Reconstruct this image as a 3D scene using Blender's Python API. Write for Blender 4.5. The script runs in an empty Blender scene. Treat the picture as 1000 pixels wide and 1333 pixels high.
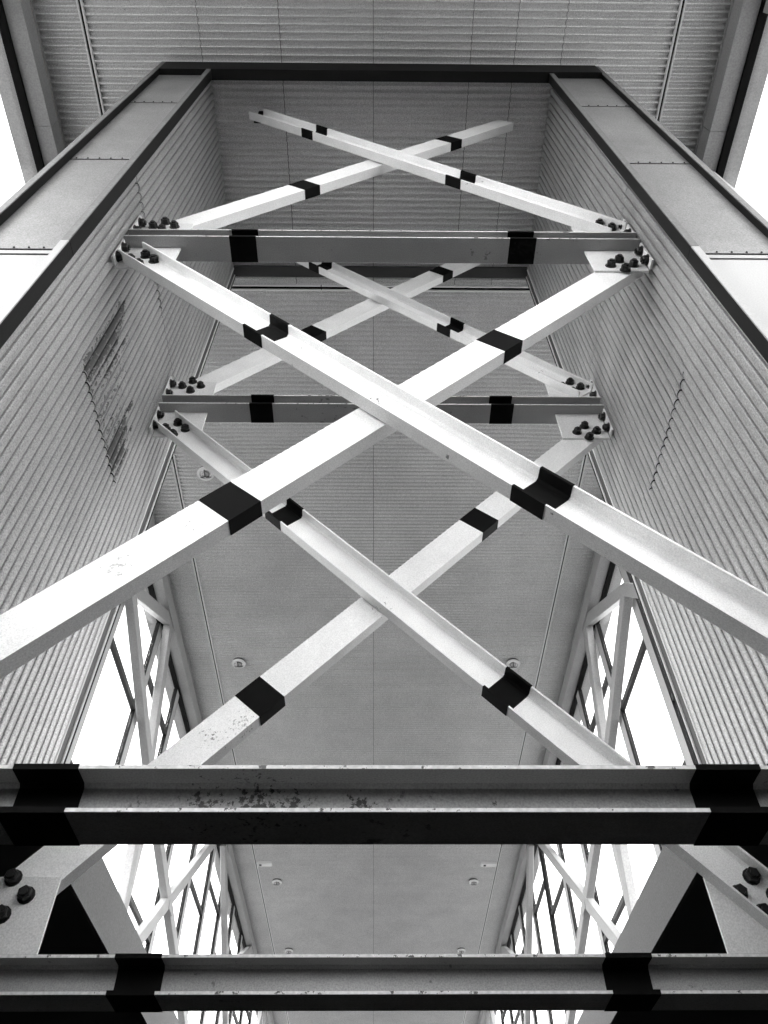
import bpy, bmesh, math, random
from mathutils import Vector, Matrix
random.seed(7)
S = bpy.context.scene
COL = S.collection

# ------------------------------------------------------------------ camera
# camera at the origin; the ground lies 1.6 below it
def make_camera():
    f, pi, ya, ro = 1007.0, math.radians(50.13), math.radians(0.8), math.radians(-0.4)
    F = Vector((math.sin(ya)*math.cos(pi), math.cos(ya)*math.cos(pi), math.sin(pi)))
    Rt = Vector((math.cos(ya), -math.sin(ya), 0))
    U = Rt.cross(F)
    c, s = math.cos(ro), math.sin(ro)
    r2 = c*Rt + s*U
    u2 = -s*Rt + c*U
    cd = bpy.data.cameras.new('camera'); co = bpy.data.objects.new('camera', cd); COL.objects.link(co)
    m = Matrix(((r2.x, u2.x, -F.x, 0), (r2.y, u2.y, -F.y, 0), (r2.z, u2.z, -F.z, 0), (0, 0, 0, 1)))
    co.matrix_world = m
    cd.sensor_fit = 'VERTICAL'; cd.sensor_height = 36.0; cd.sensor_width = 27.0
    cd.lens = f/1333.0*36.0
    cd.clip_start = 0.05; cd.clip_end = 2000
    S.camera = co
make_camera()

# ------------------------------------------------------------------ light
SUN_EL, SUN_AZ = math.radians(50), math.radians(180)   # light comes from behind the camera
w = bpy.data.worlds.new('World'); S.world = w; w.use_nodes = True
nt = w.node_tree; nt.nodes.clear()
sky = nt.nodes.new('ShaderNodeTexSky'); sky.sky_type = 'NISHITA'; sky.sun_disc = False
sky.sun_elevation = SUN_EL; sky.sun_rotation = SUN_AZ
sky.dust_density = 0.6; sky.air_density = 3.0
bw = nt.nodes.new('ShaderNodeRGBToBW')          # a colourless (black and white) sky
bg = nt.nodes.new('ShaderNodeBackground'); bg.inputs[1].default_value = 0.15
wo = nt.nodes.new('ShaderNodeOutputWorld')
nt.links.new(sky.outputs[0], bw.inputs[0]); nt.links.new(bw.outputs[0], bg.inputs[0]); nt.links.new(bg.outputs[0], wo.inputs[0])
ld = bpy.data.lights.new('sun', 'SUN'); ld.energy = 0.6; ld.angle = math.radians(45); ld.color = (1, 1, 1)
lo = bpy.data.objects.new('sun', ld); COL.objects.link(lo)
d = Vector((0.10, math.cos(SUN_EL), -math.sin(SUN_EL)))
lo.rotation_euler = d.to_track_quat('-Z', 'Y').to_euler()
lo.location = (0, -6, 6)
S.view_settings.view_transform = 'Standard'; S.view_settings.look = 'None'
S.view_settings.exposure = 3.4; S.view_settings.gamma = 1.0
S.view_settings.use_curve_mapping = False
S.render.resolution_x = 768; S.render.resolution_y = 1024
try:
    S.cycles.max_bounces = 10; S.cycles.diffuse_bounces = 6; S.cycles.transparent_max_bounces = 12
except Exception: pass

# ------------------------------------------------------------------ materials
def M(name, v, rough=0.6, metal=0.0, grain=0.0, gscale=160, patch=0.0, pscale=2.5, bump=0.0, bscale=120,
      spots=0.0, spscale=14, spcut=0.2, spv=0.05, spec=0.5):
    m = bpy.data.materials.new(name); m.use_nodes = True
    n = m.node_tree.nodes; L = m.node_tree.links
    b = n['Principled BSDF']
    b.inputs['Roughness'].default_value = rough; b.inputs['Metallic'].default_value = metal
    b.inputs['Specular IOR Level'].default_value = spec
    geo = n.new('ShaderNodeNewGeometry'); pos = geo.outputs['Position']
    def math_(op, a, bb, clamp=False):
        x = n.new('ShaderNodeMath'); x.operation = op; x.use_clamp = clamp
        for i, q in enumerate((a, bb)):
            if q is None: continue
            if isinstance(q, (int, float)): x.inputs[i].default_value = q
            else: L.new(q, x.inputs[i])
        return x.outputs[0]
    def noise(sc, det=2, rg=0.5):
        t = n.new('ShaderNodeTexNoise'); t.inputs['Scale'].default_value = sc; t.inputs['Detail'].default_value = det
        t.inputs['Roughness'].default_value = rg
        L.new(pos, t.inputs['Vector']); return t.outputs['Fac']
    val = None
    if grain:
        val = math_('MULTIPLY_ADD', noise(gscale, 1), grain*4); val.node.inputs[2].default_value = 1-grain*2
    if patch:
        q = math_('MULTIPLY_ADD', noise(pscale, 4, 0.6), patch*4); q.node.inputs[2].default_value = 1-patch*2
        val = q if val is None else math_('MULTIPLY', val, q)
    col = math_('MULTIPLY', val, v, True) if val is not None else None
    if spots:
        vo = n.new('ShaderNodeTexNoise'); vo.inputs['Scale'].default_value = spscale; vo.inputs['Detail'].default_value = 5
        vo.inputs['Roughness'].default_value = 0.65
        L.new(pos, vo.inputs['Vector'])
        big = noise(1.7, 1)
        a1 = math_('SUBTRACT', vo.outputs['Fac'], 0.5+spcut)
        a1 = math_('ADD', a1, math_('MULTIPLY', math_('SUBTRACT', big, 0.5), 0.35))
        a1 = math_('MULTIPLY', a1, 30, True)
        mx = n.new('ShaderNodeMix'); mx.data_type = 'FLOAT'
        L.new(math_('MULTIPLY', a1, spots), mx.inputs[0])
        if col is not None: L.new(col, mx.inputs[2])
        else: mx.inputs[2].default_value = v
        mx.inputs[3].default_value = spv
        col = mx.outputs[0]
    if col is not None: L.new(col, b.inputs['Base Color'])
    else: b.inputs['Base Color'].default_value = (v, v, v, 1)
    if bump:
        bp = n.new('ShaderNodeBump'); bp.inputs['Strength'].default_value = bump; bp.inputs['Distance'].default_value = 0.002
        L.new(noise(bscale, 2), bp.inputs['Height']); L.new(bp.outputs[0], b.inputs['Normal'])
    m['pos'] = 1
    return m

MT = {}
MT['brace'] = M('white_brace_paint', 0.82, 0.5, grain=0.14, gscale=190, patch=0.08, pscale=5, bump=0.2, spots=0.85, spcut=0.225)
MT['beam'] = M('grey_beam_paint', 0.34, 0.55, grain=0.22, gscale=200, patch=0.10, bump=0.2, spots=0.6, spcut=0.17, spscale=22)
MT['edge'] = M('scuffed_flange_edge', 0.70, 0.5, grain=0.2, gscale=60, spots=0.95, spcut=0.09, spscale=30)
MT['tape'] = M('black_tape', 0.004, 0.75, grain=0.1, bump=0.4, bscale=30, spec=0.08, spots=0.5, spcut=0.27, spscale=30, spv=0.25)
MT['bolt'] = M('black_bolt_steel', 0.010, 0.42, grain=0.1, spec=0.35)
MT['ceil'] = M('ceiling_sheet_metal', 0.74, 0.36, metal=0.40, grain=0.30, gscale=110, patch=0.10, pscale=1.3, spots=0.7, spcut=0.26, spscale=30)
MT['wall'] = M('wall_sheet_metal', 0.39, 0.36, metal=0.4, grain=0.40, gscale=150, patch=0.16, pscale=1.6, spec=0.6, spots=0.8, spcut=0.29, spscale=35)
MT['trimdark'] = M('dark_trim_paint', 0.03, 0.5, grain=0.15)
MT['trimlight'] = M('light_trim_edge', 0.75, 0.4)
MT['web'] = M('column_web_plate', 0.16, 0.5, grain=0.4, gscale=130, patch=0.18, pscale=4, spots=0.85, spcut=0.21, spscale=28)
MT['webl'] = M('column_lower_web_plate', 0.32, 0.5, grain=0.12, patch=0.05, spots=0.6, spcut=0.22, spscale=40)
MT['flange'] = M('dark_column_flange_paint', 0.010, 0.6, grain=0.2, patch=0.1, spec=0.12)
MT['flangeedge'] = M('column_flange_edge', 0.12, 0.6, grain=0.25, gscale=90, patch=0.2, pscale=8, spots=0.8, spcut=0.18, spscale=30)
MT['slabedge'] = M('slab_edge_plate', 0.06, 0.6, grain=0.4, gscale=120, patch=0.08, bump=0.2)
MT['slab'] = M('slab_concrete', 0.07, 0.8, grain=0.08, gscale=40, patch=0.1)
MT['under'] = M('dark_slab_soffit', 0.06, 0.8, grain=0.1)
MT['ground'] = M('ground_asphalt', 0.13, 0.9, grain=0.08, gscale=20, patch=0.15, pscale=0.3)
MT['asphalt'] = M('dark_lower_floor', 0.05, 0.85, grain=0.1, gscale=30, patch=0.1)
MT['darkwall'] = M('dark_lower_wall', 0.05, 0.8, grain=0.1)
MT['strut'] = M('lattice_paint', 0.34, 0.5, grain=0.16, gscale=70, patch=0.08, pscale=3)
MT['mull'] = M('mullion_paint', 0.42, 0.5, grain=0.12, gscale=80)
MT['gasket'] = M('black_gasket', 0.006, 0.7, spec=0.1)
MT['rail'] = M('white_rail', 0.86, 0.35)
MT['plate'] = M('gusset_plate_paint', 0.70, 0.5, grain=0.16, gscale=160, patch=0.08, pscale=6, spots=0.7, spcut=0.24, spscale=40)
MT['lampring'] = M('lamp_ring', 0.88, 0.25)
MT['lampbody'] = M('lamp_body', 0.05, 0.4)
MT['roof'] = M('roof_deck', 0.2, 0.8)

# scuffs and smudges that sit at certain spots of the painted steel
def scuff(key, marks):
    """marks: (x, y, z, radius, amount, cut) chipped, dirty spots on a paint"""
    m = MT[key]; n = m.node_tree.nodes; L = m.node_tree.links
    b = n['Principled BSDF']; src = b.inputs['Base Color'].links[0].from_socket
    geo = n.new('ShaderNodeNewGeometry')
    def mm(op, a, c, cl=False):
        x = n.new('ShaderNodeMath'); x.operation = op; x.use_clamp = cl
        for i, q in enumerate((a, c)):
            if isinstance(q, (int, float)): x.inputs[i].default_value = q
            else: L.new(q, x.inputs[i])
        return x.outputs[0]
    t = n.new('ShaderNodeTexNoise'); t.inputs['Scale'].default_value = 62; t.inputs['Detail'].default_value = 6; t.inputs['Roughness'].default_value = 0.7
    L.new(geo.outputs['Position'], t.inputs['Vector'])
    tot = None
    for (x, y, z, rad, amt, cut) in marks:
        d = n.new('ShaderNodeVectorMath'); d.operation = 'DISTANCE'; L.new(geo.outputs['Position'], d.inputs[0]); d.inputs[1].default_value = (x, y, z)
        k = mm('SUBTRACT', 1.0, mm('DIVIDE', d.outputs['Value'], rad), True)
        k = mm('MULTIPLY', mm('SUBTRACT', mm('ADD', t.outputs['Fac'], mm('MULTIPLY', k, 0.22)), 0.55+cut), 26, True)
        inside = mm('LESS_THAN', d.outputs['Value'], rad)
        k = mm('MULTIPLY', mm('MULTIPLY', k, inside), amt)
        tot = k if tot is None else mm('MAXIMUM', tot, k)
    mx = n.new('ShaderNodeMix'); mx.data_type = 'FLOAT'; L.new(tot, mx.inputs[0]); L.new(src, mx.inputs[2]); mx.inputs[3].default_value = 0.03
    L.new(mx.outputs[0], b.inputs['Base Color'])
scuff('brace', [(-0.86, 1.79, 1.86, 0.13, 0.55, 0.16), (-0.66, 1.79, 2.08, 0.10, 0.7, 0.19), (-0.55, 1.79, 2.00, 0.09, 0.7, 0.17), (-0.02, 1.75, 2.86, 0.07, 0.9, 0.10),
                (-0.72, 2.95, 1.98, 0.16, 0.85, 0.19), (-0.60, 2.95, 2.05, 0.12, 0.6, 0.15), (0.02, 2.95, 2.76, 0.08, 0.9, 0.14),
                (0.20, 1.75, 6.28, 0.06, 0.9, 0.15), (-0.05, 1.75, 6.6, 0.10, 0.8, 0.18), (1.2, 2.9, 5.2, 0.12, 0.7, 0.15), (0.75, 1.77, 3.55, 0.10, 0.35, 0.14)])
scuff('beam', [(-0.42, 1.78, 1.0, 0.10, 0.9, 0.12), (-0.30, 1.78, 1.0, 0.12, 0.95, 0.11), (-0.20, 1.78, 0.99, 0.10, 0.95, 0.12), (-0.04, 1.78, 1.0, 0.05, 1.0, 0.07),
                    (0.3, 1.78, 0.98, 0.05, 0.8, 0.14), (-0.6, 1.78, 0.99, 0.07, 0.6, 0.15)])

# the left wall carries a stained, peeled patch over its ribs
def stained(name, base):
    m = base.copy(); m.name = name
    n = m.node_tree.nodes; L = m.node_tree.links
    b = n['Principled BSDF']; src = b.inputs['Base Color'].links[0].from_socket
    geo = n.new('ShaderNodeNewGeometry'); sp = n.new('ShaderNodeSeparateXYZ'); L.new(geo.outputs['Position'], sp.inputs[0])
    def mr(v, a, c, lo, hi):
        x = n.new('ShaderNodeMapRange'); x.interpolation_type = 'SMOOTHSTEP'
        x.inputs['From Min'].default_value = a; x.inputs['From Max'].default_value = c
        x.inputs['To Min'].default_value = lo; x.inputs['To Max'].default_value = hi
        L.new(v, x.inputs['Value']); return x.outputs[0]
    def mul(a, c, op='MULTIPLY', cl=False):
        x = n.new('ShaderNodeMath'); x.operation = op; x.use_clamp = cl
        for i, q in enumerate((a, c)):
            if isinstance(q, (int, float)): x.inputs[i].default_value = q
            else: L.new(q, x.inputs[i])
        return x.outputs[0]
    def nz(sc, det, rg):
        mp = n.new('ShaderNodeMapping'); mp.inputs['Scale'].default_value = sc; L.new(geo.outputs['Position'], mp.inputs[0])
        t = n.new('ShaderNodeTexNoise'); t.inputs['Scale'].default_value = 1; t.inputs['Detail'].default_value = det; t.inputs['Roughness'].default_value = rg
        L.new(mp.outputs[0], t.inputs['Vector']); return t.outputs['Fac']
    Y, Z = sp.outputs[1], sp.outputs[2]
    t1 = nz((55, 55, 24), 7, 0.78); t2 = nz((26, 26, 1.1), 2, 0.5); t3 = nz((16, 16, 6), 4, 0.65)
    top = mul(mul(mul(Y, -0.55), 5.48, 'ADD'), mul(mul(t3, 0.5, 'SUBTRACT'), 1.3), 'ADD')     # ragged upper edge falling with Y
    reg = mul(mr(Y, 1.975, 1.99, 0, 1), mr(Y, 2.76, 2.80, 1, 0))
    reg = mul(reg, mr(Z, 3.60, 3.603, 0, 1))
    reg = mul(reg, mul(mul(top, Z, 'SUBTRACT'), 60, 'MULTIPLY', True))
    bonus = mul(mul(mr(Y, 1.98, 2.02, 0, 1), mr(Y, 2.06, 2.20, 1, 0)), 0.085)
    bonus2 = mul(mul(mr(Y, 2.52, 2.60, 0, 1), mr(Y, 2.70, 2.80, 1, 0)), 0.075)
    sc_ = mul(mul(t1, 0.68), mul(t2, 0.32), 'ADD')
    sc_ = mul(mul(sc_, bonus, 'ADD'), bonus2, 'ADD')
    ss = mul(mul(mul(sc_, 0.515, 'SUBTRACT'), 45, 'MULTIPLY', True), reg)
    rim = mul(mul(mul(mul(sc_, 0.500, 'SUBTRACT'), 45, 'MULTIPLY', True), reg), ss, 'SUBTRACT')
    mx0 = n.new('ShaderNodeMix'); mx0.data_type = 'FLOAT'; L.new(mul(rim, 0.7), mx0.inputs[0]); L.new(src, mx0.inputs[2]); mx0.inputs[3].default_value = 0.75
    mx = n.new('ShaderNodeMix'); mx.data_type = 'FLOAT'; L.new(mul(ss, 0.9), mx.inputs[0]); L.new(mx0.outputs[0], mx.inputs[2]); mx.inputs[3].default_value = 0.03
    mx2 = n.new('ShaderNodeMix'); mx2.data_type = 'FLOAT'; L.new(mul(reg, 0.18), mx2.inputs[0]); L.new(mx.outputs[0], mx2.inputs[2]); mx2.inputs[3].default_value = 0.14
    L.new(mx2.outputs[0], b.inputs['Base Color'])
    return m
MT['wallstain'] = stained('stained_wall_sheet_metal', MT['wall'])

def glass_mat():
    m = bpy.data.materials.new('clear_glass'); m.use_nodes = True
    n = m.node_tree.nodes; L = m.node_tree.links; n.clear()
    o = n.new('ShaderNodeOutputMaterial'); t = n.new('ShaderNodeBsdfTransparent'); t.inputs[0].default_value = (0.97, 0.97, 0.97, 1)
    g = n.new('ShaderNodeBsdfGlossy'); g.inputs['Roughness'].default_value = 0.02; g.inputs[0].default_value = (1, 1, 1, 1)
    lw = n.new('ShaderNodeLayerWeight'); lw.inputs[0].default_value = 0.5
    pw = n.new('ShaderNodeMath'); pw.operation = 'POWER'; pw.inputs[1].default_value = 5.0; L.new(lw.outputs['Facing'], pw.inputs[0])
    fr = n.new('ShaderNodeMath'); fr.operation = 'MULTIPLY_ADD'; fr.inputs[1].default_value = 0.45; fr.inputs[2].default_value = 0.02; L.new(pw.outputs[0], fr.inputs[0])
    mx = n.new('ShaderNodeMixShader'); L.new(fr.outputs[0], mx.inputs[0]); L.new(t.outputs[0], mx.inputs[1]); L.new(g.outputs[0], mx.inputs[2])
    L.new(mx.outputs[0], o.inputs[0]); return m
MT['glass'] = glass_mat()
def lens_mat():
    m = bpy.data.materials.new('ribbed_lamp_glass'); m.use_nodes = True
    n = m.node_tree.nodes; L = m.node_tree.links; n.clear()
    o = n.new('ShaderNodeOutputMaterial'); t = n.new('ShaderNodeBsdfTransparent'); t.inputs[0].default_value = (0.8, 0.8, 0.8, 1)
    g = n.new('ShaderNodeBsdfGlossy'); g.inputs['Roughness'].default_value = 0.12
    d = n.new('ShaderNodeBsdfDiffuse'); d.inputs[0].default_value = (0.8, 0.8, 0.8, 1)
    mx = n.new('ShaderNodeMixShader'); mx.inputs[0].default_value = 0.45; L.new(g.outputs[0], mx.inputs[1]); L.new(d.outputs[0], mx.inputs[2])
    m2 = n.new('ShaderNodeMixShader'); m2.inputs[0].default_value = 0.5; L.new(t.outputs[0], m2.inputs[1]); L.new(mx.outputs[0], m2.inputs[2])
    L.new(m2.outputs[0], o.inputs[0]); return m
MT['lens'] = lens_mat()

# ------------------------------------------------------------------ helpers
def empty(name, loc, label=None, cat=None, group=None, kind=None):
    o = bpy.data.objects.new(name, None); COL.objects.link(o); o.location = loc; o.empty_display_size = 0.1
    tag(o, label, cat, group, kind); return o
def tag(o, label=None, cat=None, group=None, kind=None):
    if label: o['label'] = label
    if cat: o['category'] = cat
    if group: o['group'] = group
    if kind: o['kind'] = kind
    return o
def root_loc(o):
    v = Vector((0, 0, 0))
    while o: v += o.location; o = o.parent
    return v
def link(name, me, parent=None, mat=None):
    o = bpy.data.objects.new(name, me); COL.objects.link(o)
    if parent: o.parent = parent
    if mat: me.materials.clear(); me.materials.append(MT[mat])
    return o
def mesh(name, verts, faces, mat, parent=None, smooth=False):
    off = root_loc(parent) if parent else Vector((0, 0, 0))
    me = bpy.data.meshes.new(name)
    me.from_pydata([tuple(Vector(v)-off) for v in verts], [], faces)
    me.materials.append(MT[mat]); me.update()
    bm = bmesh.new(); bm.from_mesh(me); bmesh.ops.recalc_face_normals(bm, faces=bm.faces) if not smooth else None
    bm.to_mesh(me); bm.free()
    if smooth:
        for p in me.polygons: p.use_smooth = True
    return link(name, me, parent)
def box_vf(x0, x1, y0, y1, z0, z1):
    v = [(x0,y0,z0),(x1,y0,z0),(x1,y1,z0),(x0,y1,z0),(x0,y0,z1),(x1,y0,z1),(x1,y1,z1),(x0,y1,z1)]
    f = [(0,3,2,1),(4,5,6,7),(0,1,5,4),(1,2,6,5),(2,3,7,6),(3,0,4,7)]
    return v, f
def box(name, x0, x1, y0, y1, z0, z1, mat, parent=None, bev=0.0):
    if x0 > x1: x0, x1 = x1, x0
    v, f = box_vf(x0, x1, y0, y1, z0, z1)
    o = mesh(name, v, f, mat, parent)
    if bev:
        bm = bmesh.new(); bm.from_mesh(o.data)
        bmesh.ops.bevel(bm, geom=bm.edges[:], offset=bev, segments=1, affect='EDGES', profile=0.5)
        bm.to_mesh(o.data); bm.free()
    return o
def extrude(name, sec, org, ax, uu, vv, s0, s1, mat, parent=None, step=None):
    """prism of a 2-D section (u,v) along axis ax from s0 to s1"""
    org, ax, uu, vv = Vector(org), Vector(ax), Vector(uu), Vector(vv)
    n = len(sec); k = 1 if not step else max(1, int(abs(s1-s0)/step))
    vs = []
    for i in range(k+1):
        s = s0+(s1-s0)*i/k
        for (a, b) in sec: vs.append(org+ax*s+uu*a+vv*b)
    fs = []
    for i in range(k):
        for j in range(n):
            a = i*n+j; b = i*n+(j+1) % n
            fs.append((a, b, b+n, a+n))
    fs.append(tuple(range(n))[::-1]); fs.append(tuple(range(k*n, (k+1)*n)))
    return mesh(name, vs, fs, mat, parent)
def inflate(sec, d):
    """offset a closed CCW/CW polygon outwards by d"""
    area = sum(sec[i][0]*sec[(i+1) % len(sec)][1]-sec[(i+1) % len(sec)][0]*sec[i][1] for i in range(len(sec)))
    sg = 1 if area > 0 else -1
    out = []
    n = len(sec)
    for i in range(n):
        p0 = Vector(sec[i-1]); p1 = Vector(sec[i]); p2 = Vector(sec[(i+1) % n])
        e1 = (p1-p0).normalized(); e2 = (p2-p1).normalized()
        n1 = Vector((e1.y, -e1.x))*sg; n2 = Vector((e2.y, -e2.x))*sg
        b = (n1+n2); b = b/ max(0.3, b.length_squared)*2
        out.append(tuple(p1+b*d))
    return out

CX = 0.03            # centre line of the shaft
WL, WR = -1.53, 1.59 # inner faces of the shaft walls
ZC = 8.0             # ceiling
ZS0, ZS1 = 1.80, 2.08  # floor slab of the hall
GZ = -1.6
YA, YB = 1.782, 2.945  # planes of the two braced frames
HY0, HY1 = -6.0, 30.0
XF = 3.06            # facade (half width about CX)

# ------------------------------------------------------------------ ground, floor
g = box('ground', -150, 150, -150, 150, GZ-0.3, GZ, 'ground'); tag(g, kind='structure')
OY0, OY1 = -2.2, 8.6
g = tag(box('lower_floor', -3.3, 3.36, HY0, HY1, GZ, GZ+0.05, 'asphalt'), kind='structure')  # unseen dark floor, put in to cut light bounced upward
slab = empty('floor', (0, 0, ZS0), kind='structure')
def slab_piece(x0, x1, y0, y1):
    box('floor_slab', x0, x1, y0, y1, ZS0+0.012, ZS1, 'slab', slab)
    box('soffit_panel', x0+0.01, x1-0.01, y0+0.01, y1-0.01, ZS0, ZS0+0.012, 'under', slab)
slab_piece(-3.4, WL-0.02, HY0, HY1); slab_piece(WR+0.02, 3.46, HY0, HY1)
slab_piece(WL-0.02, WR+0.02, HY0, OY0-0.02); slab_piece(WL-0.02, WR+0.02, OY1+0.02, HY1)
box('edge_plate', WL-0.02, WL, 3.42, OY1, ZS0-0.01, ZS1+0.01, 'slabedge', slab)
box('edge_plate', WR, WR+0.02, 3.42, OY1, ZS0-0.01, ZS1+0.01, 'slabedge', slab)
box('edge_plate', WL, WR, OY0-0.02, OY0, ZS0-0.01, ZS1+0.01, 'slabedge', slab)
box('edge_plate', WL, WR, OY1, OY1+0.02, ZS0-0.01, ZS1+0.01, 'slabedge', slab)
lw = empty('lower_wall', (0, 0, GZ), 'dark wall closing off the space under the hall floor', 'wall')  # unseen walls, put in to keep the space below the slab black
for (a, b, c, e) in ((-3.42, -3.30, HY0, HY1), (3.36, 3.48, HY0, HY1), (-3.30, 3.36, HY1-0.12, HY1), (-3.30, 3.36, HY0, HY0+0.12)):
    box('wall_panel', a, b, c, e, GZ, ZS0-0.004, 'darkwall', lw)

# ------------------------------------------------------------------ ceiling
PITCH = 0.0600
def prof(t):      # rounded corrugation, 0..1
    return 0.5-0.5*math.cos(2*math.pi*t)
def ceil_sheet(x0, x1, y0, y1, dz, parent, mat):
    n = 8
    k0 = int(math.floor(y0/PITCH*n)); k1 = int(math.ceil(y1/PITCH*n))
    vs, fs = [], []
    for k in range(k0, k1+1):
        y = min(max(k*PITCH/n, y0), y1)
        z = ZC+dz+0.045*(1-(1-prof(y/PITCH))**1.9)
        vs += [(x0, y, z), (x1, y, z)]
    m = len(vs)//2
    for i in range(m-1):
        fs.append((2*i, 2*i+2, 2*i+3, 2*i+1))
    o = mesh('ceiling_sheet', vs, fs, mat, parent, smooth=True)
    return o
ceiling = empty('ceiling', (0, 0, ZC), kind='structure')
RLx, RRx = -2.60, 2.65
xs = [(-3.03, RLx-0.024), (RLx+0.024, -0.885), (-0.880, -0.052), (-0.048, 0.83), (0.834, 1.228), (1.232, RRx-0.024), (RRx+0.024, 3.10)]
for i, (a, b) in enumerate(xs):
    for j, (c, e) in enumerate(((HY0, 3.485), (3.555, HY1))):
        if j == 1 and i in (1, 2): 
            if i == 1: a2, b2 = RLx+0.024, -0.052
            else: continue
        elif j == 1 and i in (3, 4, 5):
            if i == 3: a2, b2 = -0.048, RRx-0.024
            else: continue
        else: a2, b2 = a, b
        if j == 0: e = 1.418
        if j == 0 and i in (1, 5): a2, b2 = (RLx+0.024, -1.60) if i == 1 else (1.66, RRx-0.024)
        if j == 0 and i in (2, 3, 4): continue
        ceil_sheet(a2, b2, c, e, 0.0, ceiling, 'ceil')
for (a, b) in ((-3.03, RLx-0.024), (RLx+0.024, -1.60), (1.66, RRx-0.024), (RRx+0.024, 3.10)): ceil_sheet(a, b, 1.418, 3.485, 0.0, ceiling, 'ceil')
for (a, b) in ((-1.596, -0.885), (-0.880, -0.052), (-0.048, 0.83), (0.834, 1.228), (1.232, 1.656)): 
    ceil_sheet(a, b, HY0, 3.485, 0.0, ceiling, 'ceil')

box('backing_panel', -3.3, 3.36, HY0, HY1, ZC+0.055, ZC+0.07, 'gasket', ceiling)
def rail_long(x, label):
    r = empty('ceiling_rail', (x, 0, ZC), label, 'ceiling rail', 'light rails running along the ceiling')
    for (c, e) in ((HY0, 3.480), (3.560, HY1)):
        box('rail_strip', x-0.024, x-0.011, c, e, ZC-0.012, ZC+0.03, 'rail', r)
        box('rail_strip', x+0.011, x+0.024, c, e, ZC-0.012, ZC+0.03, 'rail', r)
    box('rail_groove', x-0.011, x+0.011, HY0, HY1, ZC+0.012, ZC+0.03, 'gasket', r)
rail_long(RLx, 'thin double white rail running the length of the ceiling on the left side')
rail_long(RRx, 'thin double white rail running the length of the ceiling on the right side')
r = empty('ceiling_rail', (CX, 3.52, ZC), 'thin double white rail crossing the ceiling just beyond the corrugated shaft walls', 'ceiling rail')
for (a, b) in ((RLx+0.03, -0.62), (-0.61, RRx-0.03)):
    box('rail_strip', a, b, 3.487, 3.500, ZC-0.012, ZC+0.03, 'rail', r)
    box('rail_strip', a, b, 3.535, 3.550, ZC-0.012, ZC+0.03, 'rail', r)
box('rail_groove', RLx+0.03, RRx-0.03, 3.500, 3.535, ZC+0.010, ZC+0.03, 'gasket', r)
t = tag(box('ceiling_trim', WL-0.2, WR+0.2, 3.27, 3.385, ZC-0.03, ZC-0.002, 'trimdark'), 'dark flat trim strip across the ceiling between the far ends of the shaft walls', 'trim')
roof = tag(box('roof', -3.5, 3.56, HY0-0.3, HY1+0.3, ZC+0.42, ZC+0.6, 'roof'), 'flat roof deck over the hall above the corrugated ceiling', 'roof')
fas = empty('roof_fascia', (0, 0, ZC), 'closed fascia band round the edge of the flat roof', 'fascia')
box('fascia_board', -3.5, -3.38, HY0-0.3, HY1+0.3, ZC-0.02, ZC+0.417, 'strut', fas)
box('fascia_board', 3.44, 3.56, HY0-0.3, HY1+0.3, ZC-0.02, ZC+0.417, 'strut', fas)
box('fascia_board', -3.38, 3.44, HY0-0.3, HY0-0.15, ZC-0.02, ZC+0.417, 'strut', fas)
box('fascia_board', -3.38, 3.44, HY1+0.15, HY1+0.3, ZC-0.02, ZC+0.417, 'strut', fas)

# ------------------------------------------------------------------ corrugated shaft walls
def wp(t):
    """how far the wall sheet lies back, 0 = crown: shallow round crowns parted by narrow grooves"""
    t = t % 1.0
    c = 0.011*(2*t-1)**2
    g = min(t, 1-t)
    if g < 0.11: c += 0.024*(1-(g/0.11))**0.6
    return c
WT = [0.0, 0.04, 0.11, 0.2, 0.34, 0.5, 0.66, 0.8, 0.89, 0.96]
def wall_ys(y0, y1):
    out = [y0]
    for k in range(int(y0/PITCH)-1, int(y1/PITCH)+2):
        for t in WT:
            y = (k+t)*PITCH
            if y0+0.0005 < y < y1-0.0005: out.append(y)
    return out+[y1]
def wall_sheet(xw, sgn, y0, y1, z0, z1, off, mat, parent):
    ys = wall_ys(y0, y1); vs, fs = [], []
    for y in ys:
        x = xw + sgn*(wp(y/PITCH)-0.013) - sgn*off
        vs += [(x, y, z0), (x, y, z1)]
    m = len(ys)
    for i in range(m-1): fs.append((2*i, 2*i+2, 2*i+3, 2*i+1))
    b = len(vs)      # a folded lower lip so that the lap joint has an edge
    for y in ys:
        vs.append((xw+sgn*(wp(y/PITCH)-0.013)-sgn*(off-0.004), y, z0))
    o = mesh('wall_sheet', vs, fs+[(2*i, 2*i+2, b+i+1, b+i) for i in range(m-1)], mat, parent, smooth=False)
    return o
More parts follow.
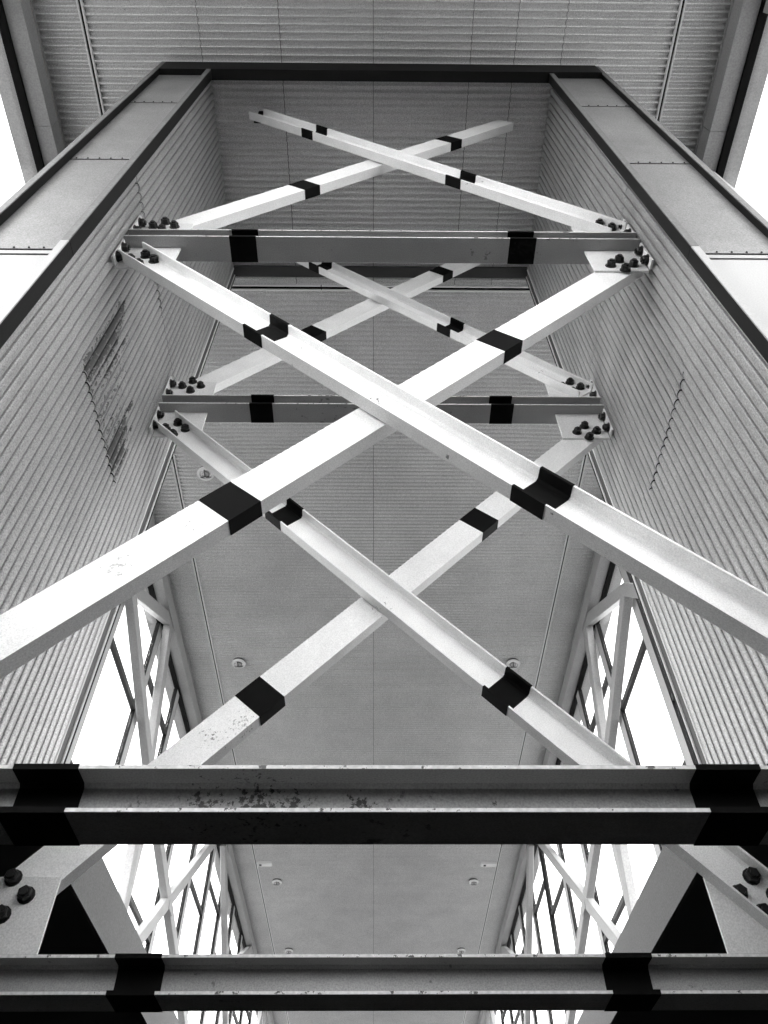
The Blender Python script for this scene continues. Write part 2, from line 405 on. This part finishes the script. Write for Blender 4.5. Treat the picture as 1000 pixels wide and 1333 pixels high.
def shaft_wall(xw, sgn, label, mats):
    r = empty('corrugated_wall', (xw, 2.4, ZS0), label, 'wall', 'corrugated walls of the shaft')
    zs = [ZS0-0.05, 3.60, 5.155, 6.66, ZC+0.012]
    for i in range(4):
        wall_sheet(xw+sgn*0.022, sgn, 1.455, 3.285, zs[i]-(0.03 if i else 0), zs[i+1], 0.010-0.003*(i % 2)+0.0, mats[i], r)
    for (z, ya, yb_) in (((3.575, 2.00, 2.78), (5.13, 1.56, 2.42)) if sgn < 0 else ((3.53, 2.00, 2.78),)):
        vs, fs = [], []
        for y in wall_ys(ya, yb_):
            x = xw+sgn*0.022+sgn*(wp(y/PITCH)-0.013)-sgn*0.0125
            wv = 0.005*math.sin(y*23)
            vs += [(x, y, z+wv), (x, y, z+0.012+wv*0.6)]
        m = len(vs)//2
        for i in range(m-1): fs.append((2*i, 2*i+2, 2*i+3, 2*i+1))
        mesh('lap_seam', vs, fs, 'gasket', r)
    # core behind the sheets
    a, b = (xw+sgn*0.03, xw+sgn*0.13)
    box('wall_core', a, b, 1.47, 3.38, ZS0-0.05, ZC+0.01, 'trimdark', r)
    # far vertical edge: light bead, dark trim, light bead, black edge
    box('end_trim', xw-sgn*0.002, xw+sgn*0.03, 3.285, 3.297, ZS0-0.05, ZC, 'trimlight', r)
    box('end_trim', xw+sgn*0.004, xw+sgn*0.03, 3.297, 3.362, ZS0-0.05, ZC, 'trimdark', r)
    box('end_trim', xw-sgn*0.004, xw+sgn*0.03, 3.362, 3.374, ZS0-0.05, ZC, 'trimlight', r)
    box('end_trim', xw-sgn*0.002, xw+sgn*0.13, 3.374, 3.40, ZS0-0.05, ZC, 'gasket', r)
    return r
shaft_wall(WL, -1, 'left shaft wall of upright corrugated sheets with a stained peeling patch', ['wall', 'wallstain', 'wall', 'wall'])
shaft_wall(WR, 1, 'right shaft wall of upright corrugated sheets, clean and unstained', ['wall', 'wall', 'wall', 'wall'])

sb = empty('rear_shade_box', (CX, -3.5, ZS1), 'unseen corrugated box added behind the viewer to shade the ceiling and shaft', 'shade box')  # unseen box, added to block light from behind the camera
box('shade_box_core', -1.56, 1.62, -4.6, -2.45, ZS1+0.002, ZC-0.004, 'trimdark', sb)
def shade_box_sheet(x0, x1, z0, z1):
    n = 8; k0 = int(x0/PITCH*n); k1 = int(x1/PITCH*n); vs, fs = [], []
    for k in range(k0, k1+1):
        x = k*PITCH/n; y = -2.435+0.014*prof(x/PITCH)
        vs += [(x, y, z0), (x, y, z1)]
    for i in range(len(vs)//2-1): fs.append((2*i, 2*i+2, 2*i+3, 2*i+1))
    mesh('wall_sheet', vs, fs, 'wall', sb, smooth=True)
for (a, b) in ((-1.56, 0.03), (0.035, 1.62)):
    for (c, e) in ((ZS1+0.005, 5.15), (5.155, ZC-0.005)): shade_box_sheet(a, b, c, e)

# ------------------------------------------------------------------ portal frame in front of the shaft
pf = empty('portal_frame', (CX, 1.42, ZS1), 'dark flanged steel portal with pale riveted web plates framing the near end of the shaft', 'portal frame')
for sgn in (-1, 1):
    xi, xo = CX*0+sgn*1.467 + (0.0 if sgn < 0 else 0.055), sgn*1.925 + (0.0 if sgn < 0 else 0.055)
    if sgn > 0: xi, xo = 1.50, 1.965
    ys = 1.375 if sgn < 0 else 1.385
    for (z0, z1) in ((ZS0, 3.655), (3.660, 7.68)):
        box('flange', xi, xi+sgn*0.04, ys+0.006, 1.455, z0, z1, 'flange', pf)
        box('flange_edge', xi+sgn*0.001, xi+sgn*0.039, ys, ys+0.006, z0, z1, 'flangeedge' if z0 > 3 else 'webl', pf)
    box('flange', xo, xo+sgn*0.038, ys+0.006, 1.455, ZS0, ZC-0.002, 'flange', pf)
    box('flange_edge', xo+sgn*0.001, xo+sgn*0.037, ys, ys+0.006, ZS0, ZC-0.002, 'flangeedge', pf)
    zz = [ZS0, 3.60, 3.66, 5.14, 6.65, ZC-0.002]
    for i in range(5):
        box('web_plate', xi+sgn*0.040, xo, 1.425, 1.437, zz[i]+0.011, zz[i+1]-0.011, 'webl' if i < 2 else 'web', pf)
        box('splice_bar', xi+sgn*0.040, xo, 1.438, 1.450, zz[i+1]-0.03, zz[i+1]+0.03 if i < 4 else zz[i+1], 'gasket', pf)
        # rivet row along each plate edge
        if i in (2, 3, 4):
            nv = 6
            for k in range(nv):
                rx = xi+sgn*(0.07+k*(abs(xo-xi)-0.10)/(nv-1))
                v = []; f = []
                for q in range(6):
                    a = q*math.pi/3; v.append((rx+0.006*math.cos(a), 1.425, zz[i]+0.022+0.006*math.sin(a)))
                for q in range(6):
                    a = q*math.pi/3; v.append((rx+0.004*math.cos(a), 1.420, zz[i]+0.022+0.005*math.sin(a)))
                f = [(q, (q+1) % 6, 6+(q+1) % 6, 6+q) for q in range(6)]+[(6, 7, 8, 9, 10, 11)]
                mesh('rivet', v, f, 'flange', pf)
box('head_beam', -1.924, 1.964, 1.375, 1.463, 7.68, ZC-0.003, 'flange', pf)

# ------------------------------------------------------------------ bolts
def bolt_mesh():
    bm = bmesh.new()
    def cyl(r0, r1, z0, z1, n, rot=0):
        a = [bm.verts.new((r0*math.cos(rot+2*math.pi*i/n), r0*math.sin(rot+2*math.pi*i/n), z0)) for i in range(n)]
        b = [bm.verts.new((r1*math.cos(rot+2*math.pi*i/n), r1*math.sin(rot+2*math.pi*i/n), z1)) for i in range(n)]
        for i in range(n): bm.faces.new((a[i], a[(i+1) % n], b[(i+1) % n], b[i]))
        bm.faces.new(b)
    cyl(0.033, 0.032, 0, 0.005, 12)       # washer
    cyl(0.027, 0.027, 0.005, 0.028, 6)    # nut
    cyl(0.027, 0.023, 0.028, 0.032, 6)
    cyl(0.0155, 0.0150, 0.032, 0.040, 8)    # thread end
    me = bpy.data.meshes.new('bolt'); bm.to_mesh(me); bm.free(); me.materials.append(MT['bolt']); return me
BOLT = bolt_mesh()
def bolt(p, nrm, parent, rot=0.0):
    o = bpy.data.objects.new('bolt', BOLT); COL.objects.link(o); o.parent = parent
    o.location = Vector(p)-root_loc(parent)
    q = Vector(nrm).to_track_quat('Z', 'Y')
    o.rotation_mode = 'QUATERNION'
    from mathutils import Quaternion
    o.rotation_quaternion = q @ Quaternion((0, 0, 1), rot)
    return o

# ------------------------------------------------------------------ beams (I section)
def i_section(w, h, tf, tw):
    a, b = w/2, h/2
    fl = 0.010
    return [(-a, -b), (a, -b), (a, -b+tf), (tw/2+fl, -b+tf), (tw/2, -b+tf+fl), (tw/2, b-tf-fl), (tw/2+fl, b-tf), (a, b-tf), (a, b), (-a, b), (-a, b-tf),
            (-tw/2-fl, b-tf), (-tw/2, b-tf-fl), (-tw/2, -b+tf+fl), (-tw/2-fl, -b+tf), (-a, -b+tf)]
def beam(yc, z0, z1, label, gussets, posts=False, mat='beam', gmat='plate'):
    zc = (z0+z1)/2; h = z1-z0
    r = empty('horizontal_beam', (CX, yc, z0), label, 'beam', 'horizontal beams of the braced frames')
    sec = i_section(0.154, h, 0.011, 0.008)
    x0, x1 = WL+0.012, WR-0.012
    if posts: x0, x1 = WL-0.02, WR+0.02
    extrude('beam_body', sec, (0, yc, zc), (1, 0, 0), (0, 1, 0), (0, 0, 1), x0, x1, mat, r)
    # worn pale front edges of the flanges
    for z in (z0+0.0008, z1-0.0102):
        box('flange_edge', x0+0.001, x1-0.001, yc-0.0775, yc-0.0772, z, z+0.0094, 'edge', r)
    sx = inflate(sec, 0.0022)
    for s in (-1, 1):
        c = CX+s*(0.840)
        extrude('tape_band', sx, (0, yc, zc), (1, 0, 0), (0, 1, 0), (0, 0, 1), c-0.08, c+0.08, 'tape', r)
    for (side, up) in gussets:
        cxg = CX+side*1.375
        za, zb = (z1, z1+0.30) if up else (z0-0.30, z0)
        gp = box('gusset_plate', cxg-0.158, cxg+0.158, yc-0.006, yc+0.006, za+0.001, zb-0.001, gmat, r, bev=0.0015)
        # cleat against the wall, square to the gusset
        xw = WL+0.010 if side < 0 else WR-0.010
        box('cleat', xw, xw-side*0.012, yc-0.062, yc-0.007, za+0.02, zb-0.02, gmat, r)
        for dz in (0.07, 0.20):
            bolt((xw-side*0.012, yc-0.036, za+dz+0.02), (-side, 0, 0), r)
    return r

ZA0, ZA1 = 4.60, 4.716
ZL0, ZL1 = 0.942, 1.066
beamA = beam(YA, ZA0, ZA1, 'upper near cross beam with two black bands, just below the dark ceiling', [(-1, 0), (1, 0), (-1, 1), (1, 1)])
beamB = beam(YB, ZA0, ZA1, 'upper far cross beam with two black bands, seen behind the big near cross', [(-1, 0), (1, 0), (-1, 1), (1, 1)])
beamC = beam(YA, ZL0, ZL1, 'lowest near cross beam, largest in view, with speckled smudges left of its middle and black bands near its ends', [(-1, 1), (1, 1)], True)
beamD = beam(YB, ZL0, ZL1, 'lowest far cross beam at the very bottom of the view', [(-1, 1), (1, 1)], True)
for i, (x, y, lb) in enumerate(((WL-0.02, YA, 'near left'), (WR+0.02, YA, 'near right'), (WL-0.02, YB, 'far left'), (WR+0.02, YB, 'far right'))):
    s = -1 if x < 0 else 1
    tag(box('support_post', x+s*0.001, x+s*0.16, y-0.08, y+0.08, GZ, ZS0-0.003, 'darkwall'), 'dark square post under the floor slab at the %s corner of the shaft' % lb, 'post', 'posts under the shaft')

# ------------------------------------------------------------------ braces (channel section)
def channel(h, dpt, tw, tf, sign):
    """section in (n, y): web at y=0, flanges go to y = sign*dpt"""
    a = h/2; f = 0.012
    s = [(-a, 0), (a, 0), (a, dpt), (a-tf*0.8, dpt), (a-tf, dpt-0.006), (a-tf-0.002, tw+f), (a-tf-f, tw), (-a+tf+f, tw), (-a+tf+0.002, tw+f), (-a+tf, dpt-0.006), (-a+tf*0.8, dpt), (-a, dpt)]
    return [(u, v*sign) for u, v in s]
TH = math.atan(1.107)
def brace(kind, yc, zc, label):
    """kind 'P' rises to the right with its back to the camera, 'Q' rises to the left, open towards the camera"""
    if kind == 'P':
        ax = Vector((math.cos(TH), 0, math.sin(TH))); y0 = yc+0.006; sg = 1
    else:
        ax = Vector((-math.cos(TH), 0, math.sin(TH))); y0 = yc-0.006; sg = -1
    nn = Vector((-ax.z, 0, ax.x)) if kind == 'P' else Vector((ax.z, 0, -ax.x))
    r = empty('diagonal_brace', (CX, yc, zc), label, 'brace', 'diagonal braces of the crossed frames')
    org = (CX, y0, zc); yv = (0, 1, 0)
    sec = channel(0.170, 0.066, 0.008, 0.011, sg)
    top = 2.2 if zc < 3 else 1.70
    extrude('channel_body', sec, org, ax, nn, yv, -2.2, top, 'brace', r)
    sx = inflate(sec, 0.0020)
    for s in (-0.85, 0.85):
        extrude('tape_band', sx, org, ax, nn, yv, s-0.075, s+0.075, 'tape', r)
    if zc > 3 and kind == 'Q':      # the top end hangs from a plate under the ceiling
        e = org[0]+ax.x*1.63
        box('hanger_plate', e-0.06, e+0.06, (yc-0.0055 if kind == 'Q' else yc+0.0145), (yc+0.0055 if kind == 'Q' else yc+0.0255), zc+ax.z*1.63-(0.10 if kind == 'Q' else 0.04), ZC-0.002, 'flange', r)
    yb = yc-0.006 if kind == 'P' else yc-0.006-0.008
    for e in (-1, 1):
        if e > 0 and zc > 3: continue
        for i in (-1, 1):
            for j in (-1, 1):
                p = Vector(org)+ax*(e*2.075+i*0.047)+nn*(j*0.047)
                if p.z > ZC-0.5: continue
                p.y = yb
                bolt(p, (0, -1, 0), r, random.random())
    return r
Z1, Z2 = 2.832, 6.482
brace('P', YA, Z1, 'big near brace rising to the right, white back face with smudges at its lower left')
brace('Q', YA, Z1, 'big near brace rising to the left, open channel lying in front of its partner')
brace('P', YB, Z1, 'lower far brace rising to the right, dirty at its lower left end')
brace('Q', YB, Z1, 'lower far brace rising to the left, open channel passing behind the big near cross')
brace('P', YA, Z2, 'topmost near brace rising to the right into the dark ceiling')
brace('Q', YA, Z2, 'topmost near brace rising to the left, its end passing through the dark ceiling')
brace('P', YB, Z2, 'small far brace rising to the right behind the upper near beam')
brace('Q', YB, Z2, 'small far brace rising to the left behind the upper near beam')

# ------------------------------------------------------------------ facades
def strut(name, a, b, wid, sgn, parent, mat='strut', dep=0.11, ext=0.0, xin=0.0):
    """square tube in the facade plane between (Y,Z) points of its inner face centre line"""
    A = Vector((0, a[0], a[1])); B = Vector((0, b[0], b[1])); ax = (B-A).normalized(); L = (B-A).length
    nn = Vector((0, -ax.z, ax.y))
    xi = CX+sgn*(XF+xin)
    c = 0.008
    sec = [(-wid/2+c, 0), (wid/2-c, 0), (wid/2, c), (wid/2, dep-c), (wid/2-c, dep), (-wid/2+c, dep), (-wid/2, dep-c), (-wid/2, c)]
    sec = [(u, v*sgn) for u, v in sec]
    return extrude(name, sec, (xi, A.y, A.z), ax, nn, (1, 0, 0), -ext, L+ext, mat, parent)
def facade(sgn, side):
    xf = CX+sgn*XF
    tr = empty('steel_lattice', (xf, 8, ZS1), 'pale lattice of slanting square tubes in front of the %s glass wall' % side, 'lattice', 'slanting tube lattices of the side walls')
    # top chord at the ceiling edge
    x0, x1 = xf-sgn*0.02, xf+sgn*0.13
    box('top_chord', x0, x1, HY0+0.05, 1.86, 7.74, ZC-0.004, 'strut', tr); box('top_chord', x0, x1, 1.864, HY1-0.05, 7.74, ZC-0.004, 'strut', tr)
    box('chord_lip', x0-sgn*0.012, x0, HY0+0.05, HY1-0.05, ZC-0.05, ZC-0.030, 'strut', tr)
    N1, N2, N3, N4 = (6.95, 6.82), (8.62, 7.80), (9.38, 5.84), (15.15, 7.85)
    w_ = 0.17
    strut('strut', (2.28, 7.74), (2.20, ZS1), 0.16, sgn, tr)
    strut('strut', N1, N2, w_, sgn, tr, xin=0.001)
    strut('strut', N1, N3, w_, sgn, tr, xin=0.002)
    strut('strut', (8.68, 7.74), N3, w_, sgn, tr, xin=0.003)
    strut('strut', N3, (9.98, 3.2), w_, sgn, tr, xin=0.004); strut('strut', (9.98, 3.2), (10.1, ZS1), w_, sgn, tr, xin=0.004)
    strut('strut', N3, (13.2, 4.68), w_, sgn, tr, xin=0.005); strut('strut', (13.2, 4.68), (17.6, 3.25), w_, sgn, tr, xin=0.005)
    strut('strut', (14.75, 7.74), (10.30, 3.80), w_, sgn, tr, xin=-0.001); strut('strut', (10.30, 3.80), (8.4, ZS1), w_, sgn, tr, xin=-0.001)
    strut('strut', (15.25, 7.74), (17.45, 6.15), w_+0.02, sgn, tr, xin=0.003); strut('strut', (17.45, 6.15), (22.5, 2.5), w_, sgn, tr, xin=0.003)
    strut('strut', (17.45, 6.15), (20.5, 7.74), w_, sgn, tr, xin=0.002)
    strut('strut', (24.0, 7.74), (20.2, ZS1), w_, sgn, tr, xin=0.002); strut('strut', (24.6, 7.74), (28.5, ZS1), w_, sgn, tr, xin=0.002)
    strut('strut', (2.5, ZS1), (6.95, 6.82), w_, sgn, tr, xin=-0.001)
    strut('strut', (-3.5, 7.74), (0.2, ZS1), w_, sgn, tr, xin=0.002)
    box('joint_plate', xf-sgn*0.010, xf-sgn*0.002, 11.72, 12.0, 4.98, 5.10, 'strut', tr)
    # glazing
    gl = empty('glass_wall', (xf+sgn*0.16, 8, ZS1), 'glazed %s side wall of the hall with staggered transoms and pale mullions' % side, 'glass wall', 'glazed side walls')
    xg0, xg1 = xf+sgn*0.150, xf+sgn*0.210
    box('head_gasket', xf+sgn*0.131, xf+sgn*0.20, HY0, HY1, 7.70, 7.84, 'gasket', gl)
    box('head_frame', xf+sgn*0.131, xf+sgn*0.30, HY0, HY1, 7.845, ZC-0.03, 'strut', gl)
    box('sill_frame', xg0, xg1, HY0, HY1, ZS1, ZS1+0.10, 'mull', gl)
    ys = [8.66+1.565*k for k in range(-8, 14)]
    for k, y in enumerate(ys):
        kk = k-8
        dark = (sgn > 0 and kk == 4)
        box('mullion', xg0, xg1, y-0.085, y+0.085, ZS1+0.10, 7.70, 'gasket' if dark else 'mull', gl)
        for s in (-1, 1):
            box('gasket_strip', xg0-sgn*0.001, xg1, y+s*0.0885-0.0035, y+s*0.0885+0.0035, ZS1+0.10, 7.70, 'gasket', gl)
        if k+1 < len(ys):
            tz = ([6.20, 4.53] if kk % 2 else [6.88, 5.20]) if True else []
            y0, y1 = y+0.10, ys[k+1]-0.10
            prev = 7.70
            for z in tz+[3.46]:
                if z > 3.5: box('transom', xg0+sgn*0.004, xg1, y0, y1, z-0.035, z+0.035, 'trimdark', gl)
                zl = z+0.035 if z > 3.5 else z
                box('glass_pane', xg0+sgn*0.025, xg0+sgn*0.033, y0, y1, zl, prev, 'glass', gl)
                prev = z-0.035
            box('shade_panel', xg0+sgn*0.01, xg0+sgn*0.05, y0, y1, ZS1+0.10, 3.46, 'darkwall', gl)  # unseen panel added under the windows to hold back low side light
    return tr, gl
facade(-1, 'left'); facade(1, 'right')
def end_wall(y, label):
    gl = empty('end_glass_wall', (CX, y, ZS1), label, 'glass wall')
    xsm = [-3.2+i*1.077 for i in range(7)]
    for x in xsm: box('mullion', x-0.04, x+0.04, y-0.05, y+0.05, ZS1, 7.80, 'mull', gl)
    for i in range(6):
        for (a, b) in ((ZS1, 4.93), (5.0, 7.80)):
            box('glass_pane', xsm[i]+0.04, xsm[i+1]-0.04, y-0.005, y+0.005, a, b, 'glass', gl)
        box('transom', xsm[i]+0.04, xsm[i+1]-0.04, y-0.03, y+0.03, 4.93, 5.0, 'mull', gl)
    box('head_frame', -3.3, 3.36, y-0.06, y+0.06, 7.80, ZC+0.4, 'mull', gl)
end_wall(HY0-0.08, 'glazed end wall of the hall behind the viewer')
end_wall(HY1+0.08, 'glazed far end wall of the hall')

# ------------------------------------------------------------------ ceiling lights
def lathe(name, prof_, mat, parent, org, n=28):
    vs, fs = [], []
    for (rr, z) in prof_:
        for i in range(n):
            a = 2*math.pi*i/n; vs.append((org[0]+rr*math.cos(a), org[1]+rr*math.sin(a), org[2]+z))
    for k in range(len(prof_)-1):
        for i in range(n):
            fs.append((k*n+i, k*n+(i+1) % n, (k+1)*n+(i+1) % n, (k+1)*n+i))
    return mesh(name, vs, fs, mat, parent, smooth=True)
def ceil_light(x, y, label):
    r = empty('ceiling_light', (x, y, ZC), label, 'ceiling light', 'round bulkhead lights in two rows along the ceiling')
    o = (x, y, ZC)
    lathe('lamp_body', [(0.098, 0.0), (0.098, -0.035), (0.06, -0.045), (0.0, -0.045)], 'lampbody', r, o)
    ring = [(0.086+0.026*math.cos(a*math.pi/4), -0.045+0.024*math.sin(a*math.pi/4)) for a in range(9)]
    lathe('ring', ring, 'lampring', r, o)
    lathe('lens', [(0.084, -0.050), (0.074, -0.068), (0.050, -0.084), (0.022, -0.092), (0.0, -0.094)], 'lens', r, o)
    lathe('bulb', [(0.0, -0.046), (0.030, -0.050), (0.036, -0.064), (0.022, -0.078), (0.0, -0.080)], 'lampring', r, o, 12)
    for k in range(3):
        a = k*2*math.pi/3+0.5
        c, s = math.cos(a), math.sin(a)
        pts = [(0.0, -0.102), (0.035, -0.098), (0.065, -0.084), (0.090, -0.056)]
        vs, fs = [], []
        for (rr, z) in pts:
            for (u, v) in ((-0.006, -0.004), (0.006, -0.004), (0.006, 0.004), (-0.006, 0.004)):
                vs.append((x+rr*c-u*s, y+rr*s+u*c, ZC+z+v))
        for i in range(3):
            for j in range(4):
                fs.append((i*4+j, i*4+(j+1) % 4, i*4+4+(j+1) % 4, i*4+4+j))
        mesh('guard_bar', vs, fs, 'lampbody', r)
    return r
names = {0: 'nearest', 1: 'second', 2: 'third', 3: 'fourth', 4: 'fifth', 5: 'sixth'}
for side, x in (('left', -2.205), ('right', 2.19)):
    for k in range(6):
        y = 6.015+k*3.80
        if k == 2:
            continue_y = y
        ceil_light(x, y, 'round white-ringed ceiling light, %s in the %s row' % (names[k], side))
def emergency(x0, x1, y, label):
    r = empty('emergency_light', ((x0+x1)/2, y, ZC), label, 'emergency light', 'small white light boxes beside the ceiling rails')
    box('housing', x0, x1, y-0.07, y+0.07, ZC-0.06, ZC, 'lampring', r, bev=0.006)
    box('sensor', (x0+x1)/2-0.11, (x0+x1)/2-0.06, y-0.03, y+0.02, ZC-0.068, ZC-0.060, 'gasket', r)
emergency(-2.57, -2.24, 16.57, 'small white oblong light box beside the left ceiling rail')
emergency(2.28, 2.61, 16.60, 'small white oblong light box beside the right ceiling rail')
